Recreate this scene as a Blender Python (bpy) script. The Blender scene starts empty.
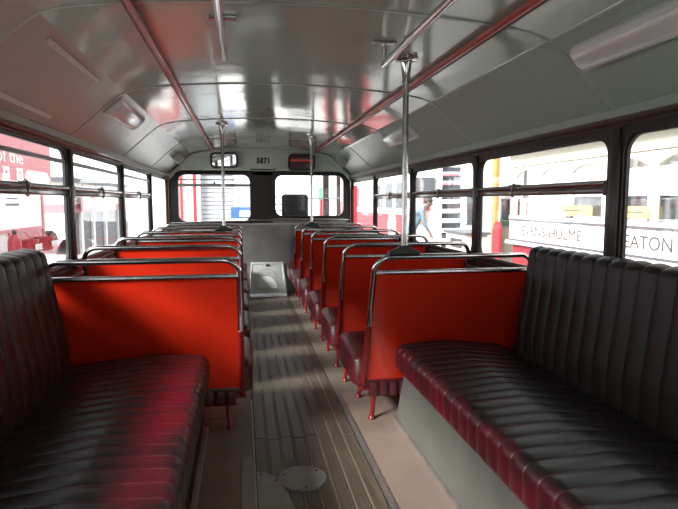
import bpy, bmesh, math, random
from mathutils import Vector, Matrix
random.seed(7)
S = bpy.context.scene
COL = S.collection
R = math.radians
PI = math.pi

# ------------------------------------------------------------------ camera
FPX = 550.0
cam = bpy.data.cameras.new('camera'); cam_o = bpy.data.objects.new('camera', cam); COL.objects.link(cam_o)
cam.sensor_width = 36.0; cam.lens = FPX / 678 * 36; cam.clip_start = 0.02; cam.clip_end = 200
cam_o.location = (0, 0, 1.2)
cam_o.rotation_euler = (PI/2 - math.atan(52.5/FPX), 0, -math.atan(96/FPX))
S.camera = cam_o
# ------------------------------------------------------------------ world, sun, exposure
W = bpy.data.worlds.new('hall_daylight'); S.world = W; W.use_nodes = True
bg = W.node_tree.nodes['Background']; bg.inputs[0].default_value = (0.93, 0.97, 1.0, 1); bg.inputs[1].default_value = 3.4
sun = bpy.data.lights.new('roof_daylight', 'SUN'); sun.energy = 18.0; sun.angle = R(18); sun.color = (1.0, 0.97, 0.92)
sun_o = bpy.data.objects.new('roof_daylight', sun); COL.objects.link(sun_o)
sun_o.rotation_euler = Vector((0.65, 0.42, -0.50)).to_track_quat('-Z', 'Y').to_euler()
S.view_settings.view_transform = 'Standard'; S.view_settings.look = 'None'
S.view_settings.gamma = 1.0; S.view_settings.use_curve_mapping = False
S.view_settings.exposure = 0.0

# ------------------------------------------------------------------ materials
MATS = {}
def mat(name, col, rough=0.5, metal=0.0, coat=0.0, var=0.12, vscale=6.0, bump=0.0, bscale=40.0, bdist=0.004, col2=None, spec=0.5, stretch=None):
    m = bpy.data.materials.new(name); m.use_nodes = True
    nt = m.node_tree; N = nt.nodes; L = nt.links
    b = N['Principled BSDF']
    b.inputs['Roughness'].default_value = rough; b.inputs['Metallic'].default_value = metal
    b.inputs['Coat Weight'].default_value = coat; b.inputs['Coat Roughness'].default_value = 0.08
    b.inputs['Specular IOR Level'].default_value = spec
    tc = N.new('ShaderNodeTexCoord')
    vec = tc.outputs['Object']
    if stretch:
        mp = N.new('ShaderNodeMapping'); mp.inputs['Scale'].default_value = stretch; L.new(vec, mp.inputs[0]); vec = mp.outputs[0]
    nz = N.new('ShaderNodeTexNoise'); nz.inputs['Scale'].default_value = vscale; nz.inputs['Detail'].default_value = 5; nz.inputs['Roughness'].default_value = 0.6
    L.new(vec, nz.inputs['Vector'])
    rp = N.new('ShaderNodeMapRange'); rp.inputs['From Min'].default_value = 0.3; rp.inputs['From Max'].default_value = 0.7
    L.new(nz.outputs['Fac'], rp.inputs['Value'])
    mx = N.new('ShaderNodeMix'); mx.data_type = 'RGBA'
    c2 = col2 if col2 else tuple(c * (1 - var) for c in col)
    mx.inputs['A'].default_value = (*c2, 1); mx.inputs['B'].default_value = (*col, 1)
    L.new(rp.outputs[0], mx.inputs['Factor']); L.new(mx.outputs['Result'], b.inputs['Base Color'])
    if bump > 0:
        n2 = N.new('ShaderNodeTexNoise'); n2.inputs['Scale'].default_value = bscale; n2.inputs['Detail'].default_value = 3
        L.new(vec, n2.inputs['Vector'])
        bp = N.new('ShaderNodeBump'); bp.inputs['Strength'].default_value = bump; bp.inputs['Distance'].default_value = bdist
        L.new(n2.outputs['Fac'], bp.inputs['Height']); L.new(bp.outputs[0], b.inputs['Normal'])
    MATS[name] = m
    return m
def glass_mat(name, tint, gloss=0.06, rough=0.02):
    m = bpy.data.materials.new(name); m.use_nodes = True
    nt = m.node_tree; N = nt.nodes; L = nt.links
    N.remove(N['Principled BSDF'])
    t = N.new('ShaderNodeBsdfTransparent'); t.inputs[0].default_value = (*tint, 1)
    g = N.new('ShaderNodeBsdfGlossy'); g.inputs['Roughness'].default_value = rough
    fr = N.new('ShaderNodeLayerWeight'); fr.inputs[0].default_value = 0.25
    nz = N.new('ShaderNodeTexNoise'); nz.inputs['Scale'].default_value = 5
    ml = N.new('ShaderNodeMath'); ml.operation = 'MULTIPLY'; ml.inputs[1].default_value = gloss*4
    ad = N.new('ShaderNodeMath'); ad.operation = 'ADD'
    sc = N.new('ShaderNodeMath'); sc.operation = 'MULTIPLY'; sc.inputs[1].default_value = 0.03
    L.new(fr.outputs['Fresnel'], ml.inputs[0]); L.new(nz.outputs['Fac'], sc.inputs[0]); L.new(ml.outputs[0], ad.inputs[0]); L.new(sc.outputs[0], ad.inputs[1])
    mx = N.new('ShaderNodeMixShader'); L.new(ad.outputs[0], mx.inputs[0]); L.new(t.outputs[0], mx.inputs[1]); L.new(g.outputs[0], mx.inputs[2])
    L.new(mx.outputs[0], N['Material Output'].inputs[0])
    MATS[name] = m
    return m
def leather_mat(name, dark, red, seamcol, wear_amt, rough):
    # leather: dark hide, worn back to red where mesh attribute "wear" says so; seam thread colour by attribute "seam"
    m = mat(name, dark, rough=rough, bump=0.0, spec=0.5)
    nt = m.node_tree; N = nt.nodes; L = nt.links; b = N['Principled BSDF']
    base = b.inputs['Base Color'].links[0].from_socket
    tc = N.new('ShaderNodeTexCoord')
    aw = N.new('ShaderNodeAttribute'); aw.attribute_name = 'wear'
    asm = N.new('ShaderNodeAttribute'); asm.attribute_name = 'seam'
    n = N.new('ShaderNodeTexNoise'); n.inputs['Scale'].default_value = 5.5; n.inputs['Detail'].default_value = 6; n.inputs['Roughness'].default_value = 0.65
    L.new(tc.outputs['Object'], n.inputs['Vector'])
    a = N.new('ShaderNodeMath'); a.operation = 'ADD'; L.new(aw.outputs['Fac'], a.inputs[0]); L.new(n.outputs['Fac'], a.inputs[1])
    mr = N.new('ShaderNodeMapRange'); mr.inputs['From Min'].default_value = 0.92; mr.inputs['From Max'].default_value = 1.35; mr.inputs['To Max'].default_value = wear_amt
    L.new(a.outputs[0], mr.inputs['Value'])
    m1 = N.new('ShaderNodeMix'); m1.data_type = 'RGBA'; m1.inputs['B'].default_value = (*red, 1)
    L.new(mr.outputs[0], m1.inputs['Factor']); L.new(base, m1.inputs['A'])
    m2 = N.new('ShaderNodeMix'); m2.data_type = 'RGBA'; m2.inputs['B'].default_value = (*seamcol, 1)
    n4 = N.new('ShaderNodeTexNoise'); n4.inputs['Scale'].default_value = 9; L.new(tc.outputs['Object'], n4.inputs['Vector'])
    sm = N.new('ShaderNodeMath'); sm.operation = 'MULTIPLY'; L.new(asm.outputs['Fac'], sm.inputs[0]); L.new(n4.outputs['Fac'], sm.inputs[1])
    L.new(sm.outputs[0], m2.inputs['Factor']); L.new(m1.outputs['Result'], m2.inputs['A'])
    L.new(m2.outputs['Result'], b.inputs['Base Color'])
    vo = N.new('ShaderNodeTexVoronoi'); vo.inputs['Scale'].default_value = 260; L.new(tc.outputs['Object'], vo.inputs['Vector'])
    n3 = N.new('ShaderNodeTexNoise'); n3.inputs['Scale'].default_value = 14; n3.inputs['Detail'].default_value = 4; L.new(tc.outputs['Object'], n3.inputs['Vector'])
    b1 = N.new('ShaderNodeBump'); b1.inputs['Strength'].default_value = 0.30; b1.inputs['Distance'].default_value = 0.0012; L.new(vo.outputs['Distance'], b1.inputs['Height'])
    b2 = N.new('ShaderNodeBump'); b2.inputs['Strength'].default_value = 0.35; b2.inputs['Distance'].default_value = 0.006; L.new(n3.outputs['Fac'], b2.inputs['Height'])
    L.new(b1.outputs[0], b2.inputs['Normal']); L.new(b2.outputs[0], b.inputs['Normal'])
    return m

mat('ceiling_paint', (0.365, 0.43, 0.37), rough=0.13, var=0.08, vscale=1.5, bump=0.22, bscale=2.2, bdist=0.03, spec=0.75, coat=0.35)
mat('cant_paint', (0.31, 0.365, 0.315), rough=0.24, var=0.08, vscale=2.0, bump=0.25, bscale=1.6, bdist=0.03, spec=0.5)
mat('bead_paint', (0.30, 0.33, 0.29), rough=0.3, var=0.1)
mat('header_paint', (0.42, 0.50, 0.42), rough=0.4, var=0.10, vscale=3)
mat('roof_shell', (0.25, 0.27, 0.24), rough=0.6)
mat('dark_frame', (0.022, 0.013, 0.012), rough=0.33, var=0.3, vscale=9, spec=0.3)
mat('wood_moulding', (0.060, 0.026, 0.020), rough=0.3, var=0.4, vscale=8, coat=0.4)
mat('rubber', (0.012, 0.012, 0.013), rough=0.5)
mat('wall_rexine', (0.085, 0.012, 0.014), rough=0.45, var=0.3, bump=0.2, bscale=120)
mat('red_laminate', (0.64, 0.026, 0.008), rough=0.26, var=0.14, vscale=2.5, coat=0.25, bump=0.12, bscale=5, bdist=0.006)
mat('red_paint_dark', (0.20, 0.010, 0.010), rough=0.32, var=0.25, vscale=14, coat=0.2)
mat('rail_red', (0.36, 0.022, 0.022), rough=0.3, var=0.2, vscale=10, coat=0.3)
mat('rail_under', (0.045, 0.035, 0.032), rough=0.4)
mat('chrome', (0.62, 0.61, 0.60), rough=0.14, metal=1.0, var=0.2, vscale=20)
mat('worn_chrome', (0.50, 0.49, 0.48), rough=0.24, metal=1.0, var=0.35, vscale=25)
mat('dull_metal', (0.30, 0.30, 0.295), rough=0.36, metal=0.85, var=0.35, vscale=3.2, bump=0.1, bscale=6)
mat('alloy', (0.56, 0.56, 0.55), rough=0.38, metal=0.9, var=0.3, vscale=14)
mat('bright_alloy', (0.70, 0.71, 0.72), rough=0.3, metal=0.75, var=0.2, vscale=10)
mat('grey_panel', (0.125, 0.127, 0.115), rough=0.42, var=0.25, vscale=5)
mat('lino_pink', (0.27, 0.205, 0.17), rough=0.5, var=0.22, vscale=4, bump=0.1, bscale=60)
mat('lino_brown', (0.185, 0.160, 0.130), rough=0.5, var=0.3, vscale=4, bump=0.1, bscale=60)
mat('lino_grey', (0.17, 0.152, 0.122), rough=0.5, var=0.3, vscale=3.5, bump=0.1, bscale=60)
mat('slat_wood', (0.115, 0.095, 0.070), rough=0.38, var=0.5, vscale=5, stretch=(14, 0.7, 1), bump=0.3, bscale=16, bdist=0.002)
mat('slat_pale', (0.21, 0.18, 0.135), rough=0.45, var=0.3, vscale=4, stretch=(6, 0.8, 1))
mat('groove_dark', (0.03, 0.026, 0.02), rough=0.8)
mat('plate_grey', (0.235, 0.23, 0.215), rough=0.42, var=0.25, vscale=12)
mat('batten_grey', (0.20, 0.195, 0.18), rough=0.5, var=0.3, vscale=12)
mat('lamp_plastic', (0.56, 0.53, 0.525), rough=0.22, var=0.06, coat=0.4)
mat('strip_white', (0.50, 0.50, 0.47), rough=0.3, var=0.1)
mat('mirror', (0.75, 0.76, 0.74), rough=0.03, metal=1.0, var=0.03)
mat('tray_paint', (0.66, 0.70, 0.72), rough=0.25, var=0.12, vscale=5, metal=0.3)
mat('plate_pale', (0.44, 0.48, 0.43), rough=0.4, var=0.06)
mat('ink', (0.012, 0.012, 0.012), rough=0.5)
mat('black_iron', (0.03, 0.03, 0.03), rough=0.32, var=0.3)
mat('driver_fabric', (0.018, 0.018, 0.018), rough=0.6)
leather_mat('bench_leather', (0.017, 0.013, 0.014), (0.17, 0.004, 0.018), (0.55, 0.14, 0.16), 0.95, 0.36)
leather_mat('back_leather', (0.017, 0.011, 0.010), (0.036, 0.010, 0.010), (0.02, 0.012, 0.012), 1.0, 0.46)
MATS['back_leather'].node_tree.nodes['Principled BSDF'].inputs['Specular IOR Level'].default_value = 0.34
leather_mat('seat_leather', (0.055, 0.006, 0.010), (0.12, 0.006, 0.015), (0.16, 0.02, 0.02), 1.0, 0.36)
glass_mat('pane_glass', (0.96, 0.97, 0.97))
# outside
mat('hall_concrete', (0.42, 0.42, 0.41), rough=0.7, var=0.2, vscale=1.2)
mat('outside_white', (0.78, 0.78, 0.77), rough=0.5, var=0.04)
mat('outside_cream', (0.72, 0.68, 0.56), rough=0.45, var=0.06)
mat('outside_red', (0.36, 0.022, 0.035), rough=0.4, var=0.15)
mat('outside_pink', (0.56, 0.20, 0.22), rough=0.5, var=0.1)
mat('outside_dark', (0.035, 0.04, 0.05), rough=0.4, var=0.2)
mat('outside_grey', (0.095, 0.10, 0.115), rough=0.5, var=0.15)
mat('outside_green', (0.10, 0.30, 0.19), rough=0.5, var=0.15)
mat('outside_orange', (0.60, 0.20, 0.05), rough=0.5, var=0.1)
mat('outside_blue', (0.03, 0.09, 0.40), rough=0.5, var=0.1)
mat('outside_yellow', (0.66, 0.48, 0.14), rough=0.5, var=0.06)
mat('letter_grey', (0.07, 0.07, 0.07), rough=0.5)
mat('letter_gold', (0.60, 0.42, 0.10), rough=0.5)
mat('shutter', (0.33, 0.35, 0.37), rough=0.5, var=0.08)
mat('skin', (0.20, 0.115, 0.085), rough=0.5, var=0.08)
mat('shirt_blue', (0.11, 0.16, 0.21), rough=0.8, var=0.12, vscale=12)
mat('trousers_pale', (0.10, 0.15, 0.19), rough=0.8, var=0.12, vscale=12)
mat('hair_dark', (0.05, 0.035, 0.028), rough=0.6, var=0.3, vscale=40)
mat('shoe_dark', (0.03, 0.03, 0.03), rough=0.5)

# ------------------------------------------------------------------ mesh helpers
class MB:
    def __init__(s): s.v = []; s.f = []
    def box(s, x0, x1, y0, y1, z0, z1):
        i = len(s.v)
        s.v += [(x0,y0,z0),(x1,y0,z0),(x1,y1,z0),(x0,y1,z0),(x0,y0,z1),(x1,y0,z1),(x1,y1,z1),(x0,y1,z1)]
        s.f += [(i,i+3,i+2,i+1),(i+4,i+5,i+6,i+7),(i,i+1,i+5,i+4),(i+1,i+2,i+6,i+5),(i+2,i+3,i+7,i+6),(i+3,i,i+4,i+7)]
        return s
    def loops(s, rings, closed=True, caps=True):
        """skin a list of rings (each the same number of points)"""
        i = len(s.v); n = len(rings[0])
        for r in rings: s.v += [tuple(p) for p in r]
        for a in range(len(rings)-1):
            for k in range(n if closed else n-1):
                k2 = (k+1) % n
                s.f.append((i+a*n+k, i+a*n+k2, i+(a+1)*n+k2, i+(a+1)*n+k))
        if caps and closed:
            s.f.append(tuple(i+k for k in range(n))[::-1]); s.f.append(tuple(i+(len(rings)-1)*n+k for k in range(n)))
        return s
    def tube(s, pts, r, seg=10, caps=True):
        pts = [Vector(p) for p in pts]; rings = []
        t0 = (pts[1]-pts[0]).normalized()
        u = t0.orthogonal().normalized()
        for k, p in enumerate(pts):
            if k == 0: t = (pts[1]-pts[0])
            elif k == len(pts)-1: t = pts[-1]-pts[-2]
            else: t = (pts[k+1]-p).normalized()+(p-pts[k-1]).normalized()
            t.normalize()
            u = (u - t*u.dot(t)).normalized(); w = t.cross(u)
            rr = r[k] if isinstance(r, (list, tuple)) else r
            rings.append([p + (u*math.cos(2*PI*j/seg)+w*math.sin(2*PI*j/seg))*rr for j in range(seg)])
        return s.loops(rings, True, caps)
    def prism(s, poly, fn, a, b):
        """poly: 2-D points, fn(u,v,d) -> xyz"""
        return s.loops([[fn(u,v,a) for u,v in poly],[fn(u,v,b) for u,v in poly]])
    def frame(s, outer, inner, fn, a, b):
        """ring between two outlines with equal point counts, from depth a to b"""
        return s.loops([[fn(u,v,a) for u,v in outer],[fn(u,v,b) for u,v in outer],[fn(u,v,b) for u,v in inner],[fn(u,v,a) for u,v in inner],[fn(u,v,a) for u,v in outer]], True, False)
    def lathe(s, prof, c, axis='Z', seg=20):
        rings = []
        for (r, h) in prof:
            ring = []
            for j in range(seg):
                q = 2*PI*j/seg; a, b_ = r*math.cos(q), r*math.sin(q)
                ring.append({'Z':(c[0]+a,c[1]+b_,c[2]+h),'X':(c[0]+h,c[1]+a,c[2]+b_),'Y':(c[0]+a,c[1]+h,c[2]+b_)}[axis])
            rings.append(ring)
        return s.loops(rings)
    def sphere(s, c, rad, seg=14, rings=9, m=None):
        rr = []
        for a in range(rings+1):
            t = PI*(0.02+0.96*a/rings)
            ring = []
            for j in range(seg):
                q = 2*PI*j/seg
                p = Vector((rad[0]*math.sin(t)*math.cos(q), rad[1]*math.sin(t)*math.sin(q), -rad[2]*math.cos(t)))
                if m: p = m @ p
                ring.append(p + Vector(c))
            rr.append(ring)
        return s.loops(rr)
    def mesh(s, name, bevel=0.0, seg=1, ang=35):
        me = bpy.data.meshes.new(name); me.from_pydata(s.v, [], s.f)
        bm = bmesh.new(); bm.from_mesh(me)
        bmesh.ops.recalc_face_normals(bm, faces=bm.faces)
        if bevel > 0:
            ed = [e for e in bm.edges if len(e.link_faces) == 2 and e.calc_face_angle(0) > R(30)]
            bmesh.ops.bevel(bm, geom=ed, offset=bevel, segments=seg, affect='EDGES', profile=0.5, clamp_overlap=True)
        bm.to_mesh(me); bm.free()
        me.shade_smooth(); me.set_sharp_from_angle(angle=R(ang))
        return me
    def build(s, name, m, parent=None, bevel=0.0, seg=1, ang=35):
        me = s.mesh(name, bevel, seg, ang); me.materials.append(MATS[m])
        return link(name, me, parent)
def link(name, me, parent=None):
    o = bpy.data.objects.new(name, me); COL.objects.link(o)
    if parent is not None:
        o.parent = parent; o.matrix_parent_inverse = parent.matrix_basis.inverted() if parent.type == 'EMPTY' and parent.get('world_parts') else Matrix()
    return o
def tag(o, label, cat, group=None, kind=None):
    o['label'] = label; o['category'] = cat
    if group: o['group'] = group
    if kind: o['kind'] = kind
    return o
def thing(name, label, cat, loc=(0,0,0), group=None, kind=None, world=True):
    """Empty at the thing's base; with world=True its parts are given in scene coordinates"""
    o = bpy.data.objects.new(name, None); o.empty_display_size = 0.1; COL.objects.link(o); o.location = loc
    if world: o['world_parts'] = 1
    return tag(o, label, cat, group, kind)
def fix_parent_inverse():
    for o in bpy.data.objects:
        pass
def rrect(u0, u1, v0, v1, r, n=6):
    pts = []
    for (cu, cv, a0) in ((u1-r, v1-r, 0), (u0+r, v1-r, 90), (u0+r, v0+r, 180), (u1-r, v0+r, 270)):
        for k in range(n+1):
            a = R(a0 + 90*k/n); pts.append((cu + r*math.cos(a), cv + r*math.sin(a)))
    return pts
def fillet(pts, rads, n=6):
    """3-D polyline with rounded inner corners"""
    P = [Vector(p) for p in pts]; out = [P[0]]
    for k in range(1, len(P)-1):
        r = rads if not isinstance(rads, (list, tuple)) else rads[k-1]
        a = (P[k-1]-P[k]).normalized(); b = (P[k+1]-P[k]).normalized()
        th = a.angle(b); d = r / math.tan(th/2)
        c = P[k] + (a+b).normalized() * (r/math.sin(th/2))
        p0 = P[k]+a*d; p1 = P[k]+b*d
        v0 = p0-c; v1 = p1-c; tot = v0.angle(v1)
        for j in range(n+1):
            t = j/n
            out.append(c + (v0*math.sin((1-t)*tot)+v1*math.sin(t*tot))/math.sin(tot))
    out.append(P[-1]); return out
fX = lambda x: x
def FX(u, v, d): return (d, u, v)     # outline in Y,Z, depth along X
def FY(u, v, d): return (u, d, v)     # outline in X,Z, depth along Y
def FZ(u, v, d): return (u, v, d)
def text(name, body, size, origin, xdir, ydir, m, parent=None, depth=0.004, width=None, space=1.0, shear=0.0, bold=0.0):
    cu = bpy.data.curves.new(name, 'FONT'); cu.body = body; cu.size = size; cu.extrude = depth; cu.resolution_u = 3
    cu.space_character = space; cu.offset = bold; cu.shear = shear
    t = bpy.data.objects.new(name, cu); COL.objects.link(t)
    dg = bpy.context.evaluated_depsgraph_get(); dg.update()
    me = bpy.data.meshes.new_from_object(t.evaluated_get(dg)); bpy.data.objects.remove(t); me.name = name
    xs = [v.co.x for v in me.vertices]; w = max(xs)-min(xs); x0 = min(xs)
    sx = (width / w) if width else 1.0
    X = Vector(xdir); Y = Vector(ydir); Zd = X.cross(Y); O = Vector(origin)
    for v in me.vertices:
        p = v.co; v.co = O + X*((p.x-x0)*sx) + Y*p.y + Zd*p.z
    me.materials.clear(); me.materials.append(MATS[m])
    return link(name, me, parent)

# ------------------------------------------------------------------ dimensions of the saloon
XL, XR, XC = -0.92, 1.42, 0.25          # inner wall faces, centre
YB = 7.25                                # front bulkhead
YR = -1.25                               # rear end
BAYS = [-0.66, 0.63, 1.93, 3.22, 4.54, 5.88, YB]
ZS, ZT = 0.865, 1.455                    # window opening bottom, top
def mir(x): return 2*XC - x

# ceiling profile: offset from centre -> height
PROF = [(0,1.872),(0.2,1.869),(0.4,1.860),(0.6,1.845),(0.75,1.828),(0.83,1.812),(0.872,1.797),(0.905,1.775),(0.95,1.738),(1.02,1.676),(1.09,1.612),(1.17,1.545)]
def prof_z(h):
    h = abs(h)
    for (a, za), (b, zb) in zip(PROF, PROF[1:]):
        if h <= b: return za + (zb-za)*(h-a)/(b-a)
    return PROF[-1][1]

# ------------------------------------------------------------------ floor
fl = thing('floor', 'slatted wooden bus floor running between the seats', 'floor', (XC, 3, 0), kind='structure')
MB().box(XL-0.06, XR+0.06, YR, YB+1.6, -0.10, -0.012).build('sub_floor', 'groove_dark', fl)
MB().box(XL, 0.034, 3.19, YB, -0.012, 0.0).build('floor_covering', 'lino_grey', fl)
MB().box(0.557, XR, 3.19, YB, -0.012, 0.0).build('floor_covering', 'lino_grey', fl)
a0, a1, ns = 0.036, 0.556, 8
pw = (a1-a0)/ns
for k in range(ns):
    x0 = a0 + k*pw
    cut = 2.72 if k % 2 == 0 else 2.70
    for (y0, y1) in ((YR, cut-0.002), (cut+0.002, 6.93)):
        MB().box(x0+0.0048, x0+pw-0.0048, y0, y1, -0.012, 0.004+0.001*random.random()).build('plank', 'slat_wood', fl, bevel=0.003)
    if k:
        MB().box(x0-0.0042, x0+0.0042, YR, 6.93, -0.012, 0.0045).build('slat_fillet', 'slat_pale', fl, bevel=0.0015)
for x in (a1-0.055, ):
    pass
# raised plinths beneath the benches
pr_ = thing('floor_plinth_right', 'pinkish lino covered plinth with alloy nosing beneath the right bench', 'plinth', (1.0, 1.5, 0), kind='structure')
poly = [(XR, YR), (XR, 3.19), (0.60, 3.19)] + [(0.60-0.035*math.sin(R(q)), 3.155+0.035*math.cos(R(q))) for q in (20, 45, 70, 90)] + [(0.565, YR)]
MB().prism([p for p in poly], FZ, -0.012, 0.05).build('plinth_top', 'lino_pink', pr_, bevel=0.003)
MB().box(0.553, 0.567, YR, 3.15, 0.0, 0.0515).build('nosing_strip', 'alloy', pr_, bevel=0.002)
MB().box(0.776, 0.794, YR, 2.74, 0.05, 0.066).build('kick_strip', 'alloy', pr_, bevel=0.003)
pl_ = thing('floor_plinth_left', 'brown lino covered plinth beneath the left bench', 'plinth', (-0.5, 1.5, 0), kind='structure')
MB().prism([(XL, YR), (0.034, YR), (0.034, 3.16), (0.0, 3.19), (XL, 3.19)], FZ, -0.012, 0.05).build('plinth_top', 'lino_brown', pl_, bevel=0.003)
MB().box(0.028, 0.037, YR, 3.15, 0.0, 0.0515).build('nosing_strip', 'alloy', pl_, bevel=0.0015)
MB().box(XL, -0.10, 2.90, 2.906, 0.050, 0.0505).build('lino_joint', 'groove_dark', pl_)

t = thing('floor_hatch', 'round grey metal access cover set in the aisle slats', 'hatch', (0.235, 2.278, 0.004))
MB().lathe([(0.107, 0), (0.107, 0.006), (0.103, 0.009), (0.0, 0.010)][:3]+[(0.001, 0.010)], (0.235, 2.278, 0.003), seg=40).build('cover_plate', 'plate_grey', t, ang=25)
for q in (35, 155, 275):
    MB().lathe([(0.006, 0), (0.006, 0.0015), (0.001, 0.002)], (0.235+0.085*math.cos(R(q)), 2.278+0.085*math.sin(R(q)), 0.0125), seg=10).build('screw', 'rubber', t)
t = thing('repair_plate', 'grey patch plate with a rounded side on the aisle slats beside the left plinth', 'floor plate', (0.09, 2.1, 0.005))
pp = [(0.04, 1.2), (0.20, 1.2), (0.195, 1.9), (0.182, 2.05), (0.165, 2.15), (0.14, 2.25), (0.11, 2.32), (0.075, 2.355), (0.04, 2.36)]
MB().prism(pp, FZ, 0.0045, 0.012).build('plate', 'plate_grey', t, bevel=0.002)
for (x, y) in ((0.06, 2.33), (0.12, 2.27), (0.06, 2.05)):
    MB().lathe([(0.005, 0), (0.005, 0.001), (0.001, 0.0015)], (x, y, 0.012), seg=10).build('screw', 'rubber', t)
t = tag(MB().box(-0.024, 0.026, 1.2, 2.41, 0.05, 0.056).build('edge_plate', 'plate_grey', None, bevel=0.002), 'narrow grey plate screwed along the left plinth edge', 'floor plate')
t = thing('floor_batten', 'thin grey batten with a red tip lying beside the left bench', 'batten', (-0.2, 2.3, 0.05))
MB().box(-0.212, -0.188, 1.2, 2.70, 0.05, 0.078).build('batten', 'batten_grey', t, bevel=0.003)
MB().box(-0.2125, -0.1875, 2.70, 2.74, 0.05, 0.0785).build('painted_tip', 'outside_pink', t, bevel=0.003)

# ------------------------------------------------------------------ side walls and windows
def side_wall(nm, xi, sg, lab):
    """xi inner face, sg +1 wall lies towards +X"""
    w = thing(nm, lab, 'wall', (xi, 3, 0), kind='structure')
    def bx(x0, x1, *a): return MB().box(min(xi+sg*x0, xi+sg*x1), max(xi+sg*x0, xi+sg*x1), *a)
    for y0, y1 in zip(BAYS, BAYS[1:]):
        bx(0, 0.085, y0+0.0015, y1-0.0015, -0.1, ZS-0.045).build('lining_panel', 'wall_rexine', w)
    bx(0, 0.085, YR, BAYS[0]-0.002, -0.1, 1.56).build('lining_panel', 'wall_rexine', w)
    bx(-0.012, 0.06, YR, YB, ZS-0.045, ZS-0.022).build('sill_rail', 'dark_frame', w, bevel=0.004)
    for z in (ZS-0.075, ZS-0.11):
        bx(-0.008, 0.0, YR, YB, z, z+0.012).build('sill_strip', 'alloy', w, bevel=0.002)
    bx(-0.004, 0.085, YR, YB, (1.478 if sg < 0 else 1.455)+0.022, 1.515).build('cantrail', 'dark_frame', w)
    bx(-0.020, -0.004, YR, YB, 1.500, 1.522).build('moulding', 'wood_moulding', w, bevel=0.006)
    bx(-0.010, -0.003, YR, YB, 1.486, 1.496).build('moulding', 'wood_moulding', w, bevel=0.003)
    bx(-0.018, 0.085, YR, YB, 1.520, 1.556).build('ledge', 'bead_paint', w, bevel=0.005)
    for k, y in enumerate(BAYS[:-1]):
        bx(-0.014, 0.02, y-0.030, y+0.026, ZS-0.03, ZT+0.03).build('pillar_cover', 'dark_frame', w, bevel=0.008, seg=2)
    return w
side_wall('wall_left', XL, -1, 'left side wall with red lining below the windows')
side_wall('wall_right', XR, 1, 'right side wall with red lining below the windows')
wn = [0]
def side_window(xi, sg, b, transom, side, catch=None, toprail=False):
    wn[0] += 1
    ZT = 1.478 if sg < 0 else 1.455
    y0, y1 = BAYS[b], BAYS[b+1]
    nth = ['rearmost', 'fifth', 'fourth', 'third', 'second', 'foremost'][b]
    t = thing('window_%d' % wn[0], '%s dark framed window from the front in the %s wall' % (nth, side) if nth not in ('rearmost', 'foremost') else '%s dark framed window in the %s wall' % (nth, side), 'window', (xi, (y0+y1)/2, ZS), kind='structure')
    D = lambda d: xi + sg*d
    o0, o1 = y0+0.035, y1-0.035
    i0, i1 = y0+0.050, y1-0.042
    if b == 5: i1 = y1-0.10
    MB().frame(rrect(y0+0.003, y1-0.003, ZS-0.022, ZT+0.022, 0.002), rrect(i0, i1, ZS, ZT, 0.075), FX, D(0.0), D(0.026)).build('window_frame', 'dark_frame', t)
    MB().frame(rrect(i0-0.004, i1+0.004, ZS-0.004, ZT+0.004, 0.079), rrect(i0+0.008, i1-0.008, ZS+0.008, ZT-0.008, 0.068), FX, D(0.010), D(0.024)).build('glazing_rubber', 'rubber', t)
    MB().prism(rrect(i0+0.002, i1-0.002, ZS+0.002, ZT-0.002, 0.074), FX, D(0.016), D(0.020)).build('pane', 'pane_glass', t)
    if transom:
        a, c = sorted((D(0.000), D(0.019)))
        MB().box(a, c, i0-0.005, i1+0.005, 1.232, 1.264).build('transom', 'wood_moulding', t, bevel=0.006, seg=2)
        MB().tube([(D(0.004), i0-0.01, 1.274), (D(0.004), i1+0.01, 1.274)], 0.013, 10).build('transom_rail', 'worn_chrome', t)
        for yy in (i0-0.002, i1+0.002):
            MB().box(min(D(-0.010), D(0.02)), max(D(-0.010), D(0.02)), yy-0.012, yy+0.012, 1.225, 1.285).build('transom_bracket', 'dark_frame', t, bevel=0.004)
        if toprail:
            MB().box(*sorted((D(0.004), D(0.019))), i0+0.02, i1-0.02, 1.402, 1.422).build('slider_rail', 'dull_metal', t, bevel=0.002)
        if catch:
            ct = MB().box(min(D(-0.014), D(0.012)), max(D(-0.014), D(0.012)), catch-0.05, catch+0.05, 1.276, 1.290).build('catch', 'black_iron', t, bevel=0.003)
            MB().tube(fillet([(D(0.01), catch, 1.285), (D(-0.012), catch, 1.30), (D(-0.022), catch, 1.245), (D(-0.012), catch, 1.225)], 0.01, 4), 0.007, 8).build('catch_lever', 'chrome', ct)
    return t
for b in range(6):
    side_window(XL, -1, b, b in (2, 3, 4), 'left', {2: 2.56, 3: 3.86, 4: 5.2}.get(b), True)
for b in range(6):
    side_window(XR, 1, b, b in (2, 3, 4), 'right', {2: 2.72, 3: 3.86, 4: 5.2}.get(b), False)

# ------------------------------------------------------------------ front bulkhead
wf = thing('wall_front', 'front bulkhead with grey metal lower panel and two windows', 'wall', (XC, YB, 0), kind='structure')
MB().box(XL, XR, YB, YB+0.05, -0.05, 0.93).build('metal_panel', 'dull_metal', wf)
LW = (-0.80, 0.095, 0.955, 1.545); RW = (0.425, 1.325, 1.02, 1.545)
def strip(x0, x1, z0, z1, m='dark_frame', n='bulkhead_frame', d=0.0): return MB().box(x0, x1, YB-d, YB+0.05, z0, z1).build(n, m, wf, bevel=0.003)
strip(XL, LW[0]-0.035, 0.93, 1.60); strip(RW[1]+0.035, XR, 0.93, 1.60); strip(LW[1]+0.035, RW[0]-0.035, 0.93, 1.60)
strip(LW[0]-0.035, LW[1]+0.035, 0.925, LW[2]-0.02); strip(RW[0]-0.035, RW[1]+0.035, 0.925, RW[2]-0.03, 'dull_metal', 'metal_panel')
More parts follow.
